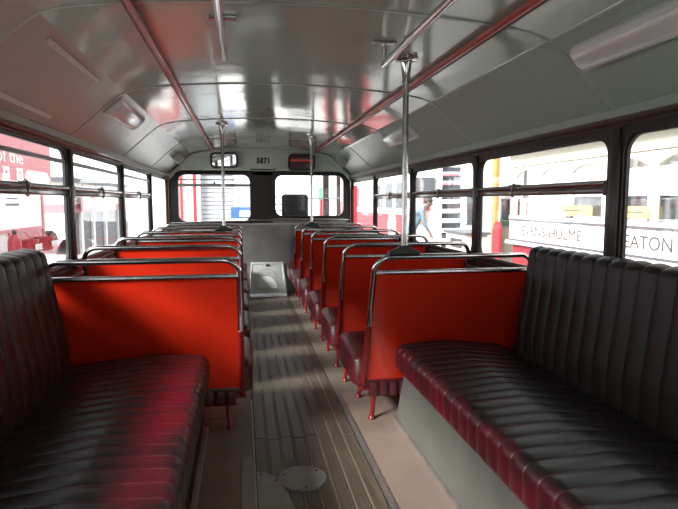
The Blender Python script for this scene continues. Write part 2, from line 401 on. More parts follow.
strip(LW[0]-0.035, LW[1]+0.035, LW[3]+0.03, 1.60); strip(RW[0]-0.035, RW[1]+0.035, RW[3]+0.03, 1.60)
strip(XL, XR, 0.985, 1.0, 'alloy', 'waist_strip', 0.012) if False else None
MB().tube([(0.08, YB-0.03, 0.965), (1.39, YB-0.03, 0.965)], 0.013).build('bulkhead_rail', 'worn_chrome', wf)
MB().tube([(-0.90, YB-0.03, 0.935), (0.09, YB-0.03, 0.955)], 0.012).build('bulkhead_rail', 'worn_chrome', wf)
MB().box(-0.9, 1.4, YB-0.012, YB, 0.905, 0.925).build('waist_strip', 'alloy', wf, bevel=0.003)
# header panel, following the roof profile, with a coved return to the roof
hp = [(XC+h, prof_z(h)-0.001) for h in (1.165, 1.09, 1.02, 0.95, 0.905, 0.872, 0.75, 0.6, 0.4, 0.2, 0, -0.2, -0.4, -0.6, -0.75, -0.872, -0.905, -0.95, -1.02, -1.09, -1.165)]
MB().prism([(XR, 1.60), *[(x, z) for x, z in hp], (XL, 1.60)], FY, YB-0.002, YB+0.05).build('header_panel', 'header_paint', wf)
rings = []
for k in range(7):
    q = R(90*k/6); off = 0.10*(1-math.sin(q)); dy = 0.16*(1-math.cos(q))
    rings.append([(XC+(x-XC)*(1-off*0.25), YB-0.16+0.16*math.sin(q) if False else YB-0.003-0.16*(1-math.sin(q)), z-0.003-0.07*(1-math.cos(q))) for x, z in hp])
MB().loops(rings, closed=False).build('coved_return', 'header_paint', wf)
for (nm, Wd, lab) in ((13, LW, 'left window of the front bulkhead with a drop vent rail'), (14, RW, 'right window of the front bulkhead behind the driver seat')):
    t = thing('window_%d' % nm, lab, 'window', ((Wd[0]+Wd[1])/2, YB, Wd[2]), kind='structure')
    MB().frame(rrect(Wd[0]-0.04, Wd[1]+0.04, Wd[2]-0.035, Wd[3]+0.035, 0.002), rrect(Wd[0], Wd[1], Wd[2], Wd[3], 0.09), FY, YB-0.008, YB+0.05).build('window_frame', 'dark_frame', t)
    MB().prism(rrect(Wd[0]+0.001, Wd[1]-0.001, Wd[2]+0.001, Wd[3]-0.001, 0.089), FY, YB+0.022, YB+0.026).build('pane', 'pane_glass', t)
    if nm == 13:
        MB().box(Wd[0], Wd[1], YB+0.0, YB+0.035, 1.395, 1.432).build('vent_rail', 'dull_metal', t, bevel=0.004)
        MB().box(Wd[0], Wd[1], YB+0.0, YB+0.035, 1.475, 1.490).build('vent_rail', 'dull_metal', t, bevel=0.004)
        MB().box(-0.36, -0.34, YB-0.012, YB+0.01, 1.425, 1.462).build('vent_catch', 'black_iron', t, bevel=0.003)

# rear end, behind the camera: doorway to the open platform
wr = thing('wall_rear', 'rear bulkhead with an open doorway to the platform', 'wall', (XC, YR, 0), kind='structure')
for (x0, x1, z0, z1) in ((XL, -0.05, -0.1, 1.60), (0.62, XR, -0.1, 1.60), (XL, XR, 1.60, 1.86)):
    MB().box(x0, x1, YR-0.05, YR, z0, z1).build('bulkhead_panel', 'wall_rexine', wr)

# ------------------------------------------------------------------ ceiling
ce = thing('ceiling', 'arched grey green painted bus ceiling with panel beads', 'ceiling', (XC, 3, 1.87), kind='structure')
full = [(-h, z) for h, z in reversed(PROF[1:])] + PROF
MB().loops([[(XC+h, YR-0.05, z+0.012) for h, z in full]+[(XC+h, YR-0.05, z+0.10) for h, z in reversed(full)],
            [(XC+h, YB+0.05, z+0.012) for h, z in full]+[(XC+h, YB+0.05, z+0.10) for h, z in reversed(full)]]).build('roof_shell', 'roof_shell', ce)
def sheet(h0, h1, y0, y1, m, nm, seed, nx=14, ny=16):
    """pressed sheet, slightly dished between its fixings"""
    rnd = random.Random(seed); amp = 0.004
    ph = [rnd.uniform(0, 6.28) for _ in range(4)]
    top, bot = [], []
    g = []
    for a in range(ny+1):
        row = []
        for b in range(nx+1):
            u, v = b/nx, a/ny
            h = h0+(h1-h0)*u; y = y0+(y1-y0)*v
            e = math.sin(PI*u)*math.sin(PI*v)
            z = prof_z(h) - 0.001 - amp*e*(0.5+0.5*math.sin(2.2*PI*u+ph[0])*math.cos(1.6*PI*v+ph[1])) 
            row.append((XC+h, y, z))
        g.append(row)
    m_ = MB(); m_.loops(g, closed=False)
    i = len(m_.v); n = nx+1
    m_.v += [(x, y, z+0.006) for r_ in g for x, y, z in r_]
    for a in range(ny):
        for b in range(nx):
            m_.f.append((i+a*n+b, i+(a+1)*n+b, i+(a+1)*n+b+1, i+a*n+b+1))
    return m_.build(nm, m, ce)
edges = [YR]+BAYS
for k, (y0, y1) in enumerate(zip(edges, edges[1:])):
    sheet(-0.872, 0.872, y0+0.001, y1-0.001, 'ceiling_paint', 'roof_panel', k, 24, 16)
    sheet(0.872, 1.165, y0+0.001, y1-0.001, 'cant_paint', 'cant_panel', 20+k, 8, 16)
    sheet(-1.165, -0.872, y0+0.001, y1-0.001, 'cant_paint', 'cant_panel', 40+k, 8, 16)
for y in BAYS[:-1]:
    MB().loops([[(XC+h, y+dy, z-0.002+dz) for dy, dz in ((-0.014, 0.004), (-0.008, -0.004), (0.008, -0.004), (0.014, 0.004))] for h, z in full]).build('roof_bead', 'bead_paint', ce)
MB().loops([[(XC+h, y, z-0.001) for h, z in ((0.866, 1.803), (0.870, 1.793), (0.882, 1.786), (0.888, 1.790), (0.886, 1.797))] for y in (YR, YB-0.1)]).build('crease_bead', 'ceiling_paint', ce)

# lengthwise red rails under the roof
for x, s in ((-0.347, 'left'), (0.908, 'right')):
    zc = prof_z(x-XC)
    t = thing('roof_rail', 'long red painted rail along the ceiling on the %s of the aisle' % s, 'rail', (x, 3, zc))
    MB().box(x-0.014, x+0.014, YR, 6.92, zc-0.030, zc-0.004).build('rail_bar', 'rail_red', t, bevel=0.005)
    e = 1 if s == 'left' else -1
    MB().box(*sorted((x-e*0.015, x-e*0.007)), YR, 6.91, zc-0.033, zc-0.010).build('rail_channel', 'rail_under', t, bevel=0.001)
# short chrome grab rails
for x, s in ((-0.062, 'left'), (0.585, 'right')):
    t = thing('grab_rail', 'chrome ceiling grab rail on the %s ending near the first pole' % s if s == 'right' else 'chrome ceiling grab rail left of the aisle near the camera', 'grab rail', (x, 1, 1.76))
    MB().tube([(x, -1.0, 1.765), (x, 2.27, 1.765), (x, 2.285, 1.765)], [0.0135, 0.0135, 0.009], 12).build('grab_bar', 'chrome', t)
    for y in (0.2, 2.08 if s == 'left' else 2.27):
        z = prof_z(x-XC)
        MB().tube([(x, y-0.0, 1.765), (x-0.0, y, z-0.012)], 0.010, 10).build('bracket', 'worn_chrome', t)
        MB().box(x-0.05, x+0.05, y-0.016, y+0.016, z-0.014, z-0.002).build('bracket_foot', 'worn_chrome', t, bevel=0.003)

# stanchion poles standing on seat hoops
SEAT_Y = [2.46 + 0.778*k for k in range(6)]
def pole(x, y, lab):
    t = thing('stanchion_pole', lab, 'pole', (x, y, 0.95))
    z1 = prof_z(x-XC)
    MB().tube([(x, y, 0.965), (x, y, z1-0.01)], 0.0138, 14).build('pole_tube', 'worn_chrome', t)
    MB().lathe([(0.018, 0), (0.018, 0.025), (0.024, 0.09), (0.027, 0.094), (0.027, 0.10), (0.05, 0.104), (0.052, 0.118), (0.001, 0.12)], (x, y, z1-0.122), seg=20).build('ceiling_socket', 'chrome', t)
    MB().prism([(-0.075, 0), (-0.075, 0.012), (-0.035, 0.03), (-0.02, 0.042), (0.02, 0.042), (0.035, 0.03), (0.075, 0.012), (0.075, 0)], lambda u, v, d: (x+u, y+d, 0.9575+v), -0.02, 0.02).build('base_bracket', 'black_iron', t, bevel=0.004)
pole(0.737, SEAT_Y[0], 'tall chrome pole standing on the nearest right seat')
pole(-0.160, SEAT_Y[3], 'chrome pole standing on a left seat in front of the round cornered mirror')
pole(0.69, SEAT_Y[4], 'thin far chrome pole standing on a right seat near the bulkhead')

# ------------------------------------------------------------------ double seats
def lean(z): return (0.945-z)*0.36
def make_seat(name, label, group, x, y, sg, w, zf):
    """x: aisle edge, sg: +1 seat runs towards +X; zf: floor height under its feet"""
    t = thing(name, label, 'seat', (x, y, zf), group=group, world=False)
    P = lambda u, v, z: (sg*u, v, z-zf)
    def poly_box(u0, u1, zlo, zhi, d0, d1):
        m = MB(); m.loops([[P(u0, lean(zlo)+d0, zlo), P(u0, lean(zlo)+d1, zlo), P(u0, lean(zhi)+d1, zhi), P(u0, lean(zhi)+d0, zhi)],
                           [P(u1, lean(zlo)+d0, zlo), P(u1, lean(zlo)+d1, zlo), P(u1, lean(zhi)+d1, zhi), P(u1, lean(zhi)+d0, zhi)]]); return m
    poly_box(0.012, w-0.012, 0.285, 0.868, -0.004, 0.012).build('back_panel', 'red_laminate', t, bevel=0.003)
    poly_box(0.016, w-0.016, 0.40, 0.845, 0.013, 0.055).build('back_cushion', 'seat_leather', t, bevel=0.015, seg=2)
    pts = [P(0, lean(0.58), 0.58), P(0, lean(0.945), 0.945), P(w, lean(0.945), 0.945), P(w, lean(0.58), 0.58)]
    MB().tube(fillet(pts, 0.075, 7), 0.0125, 12).build('top_hoop', 'chrome', t)
    MB().tube([P(0.005, lean(0.87), 0.87), P(w-0.005, lean(0.87), 0.87)], 0.0115, 10).build('cross_bar', 'worn_chrome', t)
    for u in (0.0, w):
        MB().tube([P(u, lean(0.60), 0.60), P(u, lean(0.29), 0.29), P(u, lean(0.24)+0.01, 0.24)], 0.0155, 10).build('side_tube', 'red_paint_dark', t)
    MB().box(*sorted((sg*-0.006, sg*0.006)), lean(0.655)-0.022, lean(0.655)-0.010, 0.60-zf, 0.69-zf).build('clamp', 'worn_chrome', t, bevel=0.002)
    # cushion: rounded slab with piping, pleated rear border below the panel
    c0 = lean(0.30)+0.0; c1 = c0+0.46
    n = 5
    out = rrect(-0.055, w-0.01, c0, c1, 0.05, n)
    cen = ((w-0.065)/2, (c0+c1)/2)
    prof = [(0.0, 0.262), (0.0, 0.385), (0.010, 0.402), (0.035, 0.414), (0.09, 0.422)]
    rings = []
    for ins, z in prof:
        rings.append([P(u+(cen[0]-u)*min(1, ins/0.22) if abs(cen[0]-u) < 0.22 else u+(ins if u < cen[0] else -ins), v+(ins if v < cen[1] else -ins), z+0.03*(v-c0)/0.46) for u, v in out])
    cu = MB().loops(rings).build('cushion', 'seat_leather', t, ang=60)
    at = cu.data.attributes.new('wear', 'FLOAT', 'POINT')
    for i_, v in enumerate(cu.data.vertices):
        at.data[i_].value = 0.45 if v.co.x*sg < 0.12 else 0.25
    MB().tube([P(u, v, 0.386+0.03*(v-c0)/0.46) for u, v in out] + [P(out[0][0], out[0][1], 0.386)], 0.0055, 6).build('piping', 'seat_leather', cu)
    m = MB()
    npl = 14
    for k in range(npl):
        u0 = 0.03+(w-0.06)*k/npl; u1 = 0.03+(w-0.06)*(k+1)/npl
        rr = []
        for j in range(5):
            q = PI*j/4; uu = u0+(u1-u0)*j/4
            rr.append([P(uu, c0-0.006-0.010*math.sin(q), 0.275), P(uu, c0-0.008-0.014*math.sin(q), 0.235), P(uu, c0-0.002-0.008*math.sin(q), 0.20), P(uu, c0+0.02, 0.20), P(uu, c0+0.02, 0.275)])
        m.loops(rr)
    m.build('rear_border', 'seat_leather', t)
    MB().box(*sorted((sg*-0.02, sg*(w-0.03))), c0+0.02, c1-0.02, 0.225-zf, 0.262-zf).build('seat_frame', 'red_paint_dark', t, bevel=0.004)
    # legs: two tubular feet near the aisle side with a low stretcher
    for v in (c0+0.085, c1-0.06):
        lg = MB().tube([P(0.075, v, 0.235), P(0.068, v, 0.12), P(0.060, v+(-0.01 if v < c0+0.2 else 0.01), zf+0.012)], [0.014, 0.0125, 0.0125], 10).build('leg', 'red_paint_dark', t)
        MB().lathe([(0.021, 0), (0.021, 0.005), (0.016, 0.010), (0.0135, 0.025)], P(0.060, v+(-0.01 if v < c0+0.2 else 0.01), zf), seg=12).build('foot', 'red_paint_dark', lg)
    MB().tube([P(0.072, c0+0.085, 0.165), P(0.072, c1-0.06, 0.165)], 0.010, 8).build('stretcher', 'red_paint_dark', t)
    MB().tube([P(w-0.05, c0+0.1, 0.235), P(w-0.02, c0+0.1, zf+0.002)], 0.012, 8).build('wall_leg', 'red_paint_dark', t)
    return t
ORD = ['nearest', 'second', 'third', 'fourth', 'fifth', 'foremost']
for k, y in enumerate(SEAT_Y):
    zf = 0.05 if k == 0 else 0.0
    make_seat('double_seat', '%s red backed double seat with chrome hoop on the left of the aisle' % ORD[k] if k in (0, 5) else '%s red backed double seat from the camera on the left of the aisle' % ORD[k], 'red double seats left of the aisle', -0.018, y, -1, 0.815 if k == 0 else 0.86, zf)
for k, y in enumerate(SEAT_Y):
    zf = 0.05 if k == 0 else 0.0
    make_seat('double_seat', '%s red backed double seat with chrome hoop on the right of the aisle' % ORD[k] if k in (0, 5) else '%s red backed double seat from the camera on the right of the aisle' % ORD[k], 'red double seats right of the aisle', 0.60, y, 1, 0.795, zf)

# ------------------------------------------------------------------ pleated benches
def pleated(name, prof, y0, y1, pitch, depth, m, parent, mask, wearfn, r_end=0.045):
    """prof: closed outline (x,z), extruded along Y with quilted channels; mask(x,z,nx,nz): how far a point is quilted"""
    n = len(prof)
    nor = []
    area = sum(prof[k][0]*prof[(k+1) % n][1]-prof[(k+1) % n][0]*prof[k][1] for k in range(n))
    sgn = 1 if area > 0 else -1
    for k in range(n):
        a, b = prof[k-1], prof[(k+1) % n]
        d = Vector((b[0]-a[0], b[1]-a[1])).normalized(); nor.append((d.y*sgn, -d.x*sgn))
    ys = []
    npl = round((y1-y0)/pitch); pt = (y1-y0)/npl
    for k in range(npl):
        for q in (0.0, 0.025, 0.08, 0.18, 0.34, 0.5, 0.66, 0.82, 0.92, 0.975): ys.append((y0+(k+q)*pt, q))
    ys.append((y1, 0.0))
    rings, seam, wear = [], [], []
    for (y, q) in ys:
        dist = min(y-y0, y1-y)
        e = r_end-math.sqrt(max(0, r_end**2-(r_end-dist)**2)) if dist < r_end else 0.0
        dip = depth*(1-math.sin(PI*q)**0.45) if 0 < q < 1 else depth
        ring = []
        for k in range(n):
            x, z = prof[k]; nx, nz = nor[k]; mk = mask(x, z, nx, nz)
            o = e + dip*mk
            ring.append((x-nx*o, y, z-nz*o))
            seam.append((1.0 if q == 0.0 else 0.0)*mk); wear.append(wearfn(x, y, z))
        rings.append(ring)
    mb = MB(); mb.loops(rings)
    me = bpy.data.meshes.new(name); me.from_pydata(mb.v, [], mb.f)
    for nm, vals in (('seam', seam), ('wear', wear)):
        at = me.attributes.new(nm, 'FLOAT', 'POINT'); at.data.foreach_set('value', vals)
    bm = bmesh.new(); bm.from_mesh(me); bmesh.ops.recalc_face_normals(bm, faces=bm.faces); bm.to_mesh(me); bm.free()
    me.shade_smooth(); me.set_sharp_from_angle(angle=R(75))
    me.materials.append(MATS[m])
    return link(name, me, parent)
def round_poly(pts, rads, n=5):
    out = []; K = len(pts)
    for k in range(K):
        p = Vector(pts[k]); a = (Vector(pts[k-1])-p).normalized(); b = (Vector(pts[(k+1) % K])-p).normalized()
        th = a.angle(b); r = rads[k]; d = r/math.tan(th/2); c = p+(a+b).normalized()*(r/math.sin(th/2))
        v0 = p+a*d-c; v1 = p+b*d-c; tot = v0.angle(v1)
        for j in range(n+1):
            s_ = j/n; v = (v0*math.sin((1-s_)*tot)+v1*math.sin(s_*tot))/math.sin(tot)
            out.append((c.x+v.x, c.y+v.y))
    dense = []
    for k in range(len(out)):
        a, b = out[k], out[(k+1) % len(out)]
        L_ = math.hypot(b[0]-a[0], b[1]-a[1]); m = max(1, int(L_/0.05))
        for j in range(m): dense.append((a[0]+(b[0]-a[0])*j/m, a[1]+(b[1]-a[1])*j/m))
    return dense
def smooth01(a, b, x):
    t_ = max(0, min(1, (x-a)/(b-a))); return t_*t_*(3-2*t_)
def bench(name, label, s, xf, xw, yend):
    """s=+1 right, -1 left; xf front edge of cushion, xw wall face"""
    t = thing(name, label, 'bench', ((xf+xw)/2, 0.8, 0.05))
    X = lambda d: xf + s*d                      # distance in from the front edge
    Dw = abs(xw-xf)
    cp = round_poly([(X(0), 0.378), (X(0.0), 0.508), (X(0.25), 0.522), (X(Dw-0.14), 0.485), (X(Dw-0.14), 0.378)], [0.03, 0.048, 0.2, 0.03, 0.02])
    def wear_c(x, y, z):
        d = abs(x-xf)
        if s < 0:
            return 0.60*(1-smooth01(0.02, 0.15, abs(d-0.10)))*smooth01(0.4, 1.5, y)*(0.85+0.15*math.sin(7*y+1)) + 0.22
        return 0.60*(1-smooth01(0.00, 0.085, d)) + 0.25*math.exp(-((d-0.10)/0.07)**2-((y-1.95)/0.22)**2) + 0.02
    pleated('cushion', cp, YR+0.1, yend, 0.074, 0.0085, 'bench_leather', t, lambda x, z, nx, nz: 1.0 if (nz > 0.2 or (nx*s < -0.3)) and z > 0.388 else 0.0, wear_c)
    b0 = xw - s*(0.145 if s > 0 else 0.20); b1 = xw - s*(0.095 if s > 0 else 0.125); bk = xw - s*0.016
    zt = 0.0 if s > 0 else 0.015
    bp = round_poly([(b0, 0.40), (b0, 0.60), (b1, 0.985+zt), (bk, 1.005+zt), (bk, 0.40)], [0.03, 0.3, 0.042, 0.03, 0.02])
    pleated('backrest', bp, YR+0.1, yend-(0.16 if s > 0 else 0.105), 0.086, 0.011, 'back_leather', t, lambda x, z, nx, nz: 1.0 if (nz > 0.2 or nx*s < -0.3) and z > 0.43 else 0.0, lambda x, y, z: 0.28, 0.05)
    return t
tb = bench('bench_seat', 'dark maroon pleated leather bench along the right wall', 1, 0.725, XR, 2.58)
xb = 0.785
MB().loops([[(x, YR+0.05, 0.05), (x, 2.74, 0.05), (x, 2.575, 0.385), (x, YR+0.05, 0.385)] for x in (xb, xb+0.02)]).build('base_panel', 'grey_panel', tb, bevel=0.003)
MB().loops([[(x, 2.71, 0.05), (x, 2.735, 0.05), (x, 2.572, 0.385), (x, 2.547, 0.385)] for x in (xb+0.02, XR-0.03)]).build('end_panel', 'grey_panel', tb)
tb = bench('bench_seat', 'worn red and black pleated leather bench along the left wall', -1, -0.160, XL, 2.55)
MB().loops([[(x, YR+0.05, 0.05), (x, 2.70, 0.05), (x, 2.545, 0.385), (x, YR+0.05, 0.385)] for x in (-0.245, -0.265)]).build('base_panel', 'grey_panel', tb, bevel=0.003)
MB().loops([[(x, 2.67, 0.05), (x, 2.695, 0.05), (x, 2.542, 0.385), (x, 2.517, 0.385)] for x in (-0.265, XL+0.03)]).build('end_panel', 'grey_panel', tb)

# ------------------------------------------------------------------ sloping cover at the bulkhead foot
t = thing('heater_cover', 'sloping grey metal cover with a perforated disc at the bulkhead foot', 'cover', (0.305, 6.9, 0))
def slope(x, u, lift=0.0):     # u 0 (front, low) .. 1 (back, high)
    ww = 1-0.10*u
    return (0.305+(x)*0.712*ww, 6.94+0.295*u-lift*0.75, 0.05+0.36*u+lift*0.63)
MB().loops([[slope(-0.33, 0), slope(0.33, 0), slope(0.33, 1), slope(-0.33, 1)], [(0.07, 6.94, -0.01), (0.54, 6.94, -0.01), (0.517, 7.24, -0.01), (0.093, 7.24, -0.01)]]).build('sloping_plate', 'bright_alloy', t, bevel=0.004)
for (xa, xb_, ua, ub) in ((-0.33, 0.33, 0.0, 0.07), (-0.33, 0.33, 0.93, 1.0), (0.295, 0.33, 0.07, 0.93), (-0.33, -0.295, 0.07, 0.93)):
    MB().loops([[slope(xa, ua), slope(xb_, ua), slope(xb_, ub), slope(xa, ub)], [slope(xa, ua, 0.012), slope(xb_, ua, 0.012), slope(xb_, ub, 0.012), slope(xa, ub, 0.012)]]).build('frame_strip', 'bright_alloy', t, bevel=0.003)
disc = [slope(-0.02+0.20*math.cos(R(q)), 0.12+0.40*math.sin(R(q)), 0.001) for q in range(0, 181, 10)]
disc2 = [slope(-0.02+0.19*math.cos(R(q)), 0.12+0.39*math.sin(R(q)), 0.016) for q in range(0, 181, 10)]
MB().loops([disc, disc2]).build('half_disc', 'tray_paint', t)
m = MB()
for rr, cnt in ((0.245, 15), (0.285, 18), (0.325, 21)):
    for k in range(cnt):
        q = R(12+156*k/(cnt-1)); cx, cu = -0.02+rr*math.cos(q)*0.9, 0.12+rr*1.95*math.sin(q)
        if abs(cx) > 0.28 or cu > 0.9: continue
        m.loops([[slope(cx+0.008*math.cos(2*PI*j/6), cu+0.016*math.sin(2*PI*j/6), l) for j in range(6)] for l in (0.0, 0.003)])
pf = m.build('perforations', 'ink', t); pf['kind'] = 'stuff'
MB().loops([[slope(-0.03, 0.86), slope(0.05, 0.86), slope(0.05, 0.92), slope(-0.03, 0.92)], [slope(-0.02, 0.87, 0.025), slope(0.04, 0.87, 0.025), slope(0.04, 0.91, 0.025), slope(-0.02, 0.91, 0.025)]]).build('catch', 'black_iron', t)

# ------------------------------------------------------------------ lamps on the cant panels
def cant_frame(h, s):
    z = prof_z(h); n = Vector((-s*0.66, 0, -0.75)).normalized(); u = Vector((s*0.75, 0, -0.66)).normalized()
    return Vector((XC+s*h, 0, z)), u, n
def cant_lamp(s, h, y0, y1, wid, hgt, lab, ends=True):
    o, u, n = cant_frame(h, s)
    t = thing('ceiling_lamp', lab, 'lamp', (o.x, (y0+y1)/2, o.z))
    sec = [(-wid/2, 0.0), (-wid/2, hgt*0.45), (-wid*0.36, hgt*0.85), (-wid*0.15, hgt), (wid*0.15, hgt), (wid*0.36, hgt*0.85), (wid/2, hgt*0.45), (wid/2, 0)]
    rings = []
    for (y, k) in ((y0, 0.55), (y0+0.008, 0.85), (y0+0.025, 1), (y1-0.025, 1), (y1-0.008, 0.85), (y1, 0.55)):
        rings.append([o+u*a*(0.94+0.06*k)+n*(b*k+0.004)+Vector((0, y, 0)) for a, b in sec])
    MB().loops(rings).build('diffuser', 'lamp_plastic', t, ang=50)
    MB().loops([[o+u*a+n*b+Vector((0, y, 0)) for a, b in ((-wid/2-0.008, -0.004), (-wid/2-0.008, 0.007), (wid/2+0.008, 0.007), (wid/2+0.008, -0.004))] for y in (y0-0.008, y1+0.008)]).build('base_plate', 'bead_paint', t)
    if ends:
        for y in (y0+0.09, ):
            MB().loops([[o+u*a*1.012+n*(b*1.02+0.004)+Vector((0, yy, 0)) for a, b in sec] for yy in (y, y+0.004)]).build('joint_band', 'strip_white', t)
cant_lamp(1, 0.965, 0.55, 1.86, 0.105, 0.05, 'long pale tubular lamp cover on the right cant near the camera')
cant_lamp(-1, 0.950, 3.28, 4.00, 0.12, 0.03, 'pale rectangular lamp cover on the left cant panel', False)
cant_lamp(1, 0.975, 3.86, 4.60, 0.12, 0.03, 'pale rectangular lamp cover on the right cant panel behind the tall pole', False)
for s, y in ((-1, 6.55), (1, 6.75)):
    o, u, n = cant_frame(0.97, s)
    t = thing('ceiling_lamp', 'small wedge shaped lamp on the %s cant near the bulkhead' % ('left' if s < 0 else 'right'), 'lamp', (o.x, y, o.z))
    Y = Vector((0, y, 0))
    MB().loops([[o+Y+u*a+Vector((0, b, 0))+n*0.0 for a, b in rrect(-0.06, 0.06, -0.19, 0.19, 0.03, 4)], [o+Y+u*a*0.9+Vector((0, b*0.95, 0))+n*(0.03+0.06*(0.19-b)/0.38) for a, b in rrect(-0.06, 0.06, -0.19, 0.19, 0.03, 4)]]).build('lamp_body', 'bead_paint', t, bevel=0.006)
    MB().loops([[o+Y+u*a*0.8+Vector((0, b*0.85, 0))+n*(0.03+l+0.06*(0.19-b)/0.38) for a, b in rrect(-0.06, 0.06, -0.19, 0.19, 0.03, 4)] for l in (-0.002, 0.008)]).build('lens', 'lamp_plastic', t)
# holding strips for adverts on the left cant
for (h, y0, y1, lab) in ((0.915, 2.12, 2.80, 'upper pale advert holding strip on the left cant panel'), (1.115, 1.6, 2.76, 'lower pale advert holding strip on the left cant panel')):
    o, u, n = cant_frame(h, -1)
    t = thing('advert_strip', lab, 'strip', (o.x, (y0+y1)/2, o.z))
    MB().loops([[o+u*a+n*b+Vector((0, y, 0)) for a, b in ((-0.012, -0.003), (-0.011, 0.010), (0.009, 0.010), (0.012, -0.003))] for y in (y0, y1)]).build('strip', 'strip_white', t, bevel=0.002)
    for k in range(5):
        y = y0+(y1-y0)*(k+0.5)/5
        c = o+n*0.010+Vector((0, y, 0))
        MB().sphere(c, (0.003, 0.003, 0.003), 8, 5).build('screw', 'dull_metal', t)

# ------------------------------------------------------------------ header fittings
for (x0, x1, z0, z1, s) in ((-0.395, -0.05, 1.632, 1.825, 'left'), (0.588, 0.938, 1.605, 1.816, 'right')):
    t = thing('interior_mirror', 'round cornered black framed mirror above the %s front window' % s, 'mirror', ((x0+x1)/2, YB-0.03, z0))
    ti, tw = (0.08, -0.09) if s == 'left' else (0.22, 0.0)
    f = lambda u, v, d, z0=z0, ti=ti, tw=tw, xc=(x0+x1)/2: (u, YB-0.026-d-(v-z0)*ti+(u-xc)*tw, v)
    MB().frame(rrect(x0, x1, z0, z1, 0.05), rrect(x0+0.024, x1-0.024, z0+0.024, z1-0.024, 0.032), f, 0.0, 0.028).build('mirror_frame', 'rubber', t, bevel=0.004)
    MB().prism(rrect(x0+0.012, x1-0.012, z0+0.012, z1-0.012, 0.04), f, 0.004, 0.012).build('mirror_glass', 'mirror', t)
t = thing('number_plate', 'pale plate with the fleet number above the bulkhead pillar', 'plate', (0.27, YB-0.01, 1.64))
MB().prism(rrect(0.112, 0.425, 1.64, 1.818, 0.02), FY, YB-0.012, YB-0.003).build('plate', 'plate_pale', t, bevel=0.002)
text('digits', '5871', 0.095, (0.185, YB-0.0125, 1.698), (1, 0, 0), (0, 0, 1), 'ink', t, 0.002, width=0.165, space=1.15, bold=0.006)
for (x, z) in ((0.145, 1.80), (0.39, 1.80), (0.145, 1.66), (0.39, 1.66)):
    MB().lathe([(0.006, 0.0), (0.006, -0.002), (0.001, -0.003)], (x, YB-0.012, z), 'Y', 8).build('screw', 'ink', t)
tag(MB().box(0.10, 0.43, YB-0.011, YB-0.006, 1.610, 1.626).build('notice_strip', 'ink', None, bevel=0.002), 'thin black strip below the number plate', 'strip')

# ------------------------------------------------------------------ driver's cab
t = thing('driver_seat', 'black driver seat seen through the right bulkhead window', 'seat', (0.72, 7.75, 0))
MB().prism(rrect(0.535, 0.905, 0.55, 1.31, 0.05), FY, 7.66, 7.76).build('backrest', 'driver_fabric', t, bevel=0.02, seg=3)
MB().prism(rrect(0.52, 0.92, 7.74, 8.2, 0.06), FZ, 0.45, 0.58).build('cushion', 'driver_fabric', t, bevel=0.02, seg=2)
MB().lathe([(0.16, -0.012), (0.16, 0.02), (0.05, 0.05), (0.05, 0.45)], (0.72, 7.95, 0), seg=14).build('pedestal', 'black_iron', t)
t = thing('cab_frame', 'dark windscreen posts and rails of the driver cab', 'frame', (1.0, 8.4, 0))
MB().box(1.215, 1.305, 8.36, 8.44, -0.012, 1.9).build('post', 'dark_frame', t, bevel=0.006)
MB().box(1.425, 1.485, 8.36, 8.44, -0.012, 1.9).build('post', 'dark_frame', t, bevel=0.006)
MB().box(0.36, 1.485, 8.37, 8.43, 1.9, 1.98).build('head_rail', 'dark_frame', t, bevel=0.006)
for z in (1.27, 1.17, 1.08):
    MB().tube([(0.37, 7.62, z), (0.53, 7.66, z)], 0.008, 8).build('guard_rail', 'black_iron', t)
MB().tube([(0.37, 7.62, 0.0), (0.37, 7.62, 1.3)], 0.010, 8).build('guard_post', 'black_iron', t)
MB().box(0.36, 1.485, 8.37, 8.43, -0.012, 0.85).build('cab_panel', 'dark_frame', t)
MB().tube([(0.9, 8.36, 1.255), (1.48, 8.36, 1.255)], 0.010, 8).build('cab_rail', 'dull_metal', t)

# ------------------------------------------------------------------ outside: museum hall
G = -0.50
tag(MB().box(-30, 30, -14, 44, G-0.1, G).build('hall_floor', 'hall_concrete', None), 'pale concrete hall floor outside the bus', 'floor', kind='structure')
# front: shutter, wall pieces
t = thing('wall_hall', 'pale hall wall with a roller shutter seen through the front windows', 'wall', (0, 12.1, G), kind='structure')
MB().box(-0.87, -0.2, 12.01, 12.06, G, 2.6).build('shutter_backing', 'outside_white', t)
for k in range(34):
    z = G+0.09*k
    MB().box(-0.87, -0.20, 11.965, 12.0, z+0.006, z+0.084).build('shutter_slat', 'shutter', t, bevel=0.008)
MB().box(-0.2, 0.95, 12.0, 12.3, G, 3.2).build('wall_block', 'outside_white', t)
t = thing('red_doorway', 'red painted doorway frame with a notice seen through the left front window', 'doorway', (-1.1, 11.95, G))
MB().box(-1.01, -0.94, 11.8, 11.9, G, 2.4).build('post', 'outside_red', t); MB().box(-1.27, -1.22, 11.8, 11.9, G, 2.4).build('post', 'outside_red', t)
MB().box(-1.22, -1.03, 11.86, 11.9, G, 2.4).build('door_leaf', 'outside_white', t); MB().box(-1.17, -1.08, 11.84, 11.86, 0.75, 1.25).build('notice', 'outside_white', t)
t = tag(MB().box(-1.50, -1.29, 11.8, 11.95, G, 2.4).build('orange_post', 'outside_orange', None), 'orange brown post beside the red doorway ahead of the bus', 'post')
t = thing('blue_crate', 'blue box with a white sheet on it ahead of the bus', 'box', (-0.05, 11.6, G))
MB().box(-0.24, 0.16, 11.4, 11.8, G, 0.86).build('added_stand', 'outside_white', t); MB().box(-0.24, 0.16, 11.4, 11.8, 0.86, 1.10).build('crate_body', 'outside_blue', t, bevel=0.01); MB().box(-0.06, 0.17, 11.37, 11.4, 0.9, 1.02).build('sheet', 'outside_white', t)  # white stand added to keep blue out of the ceiling reflections
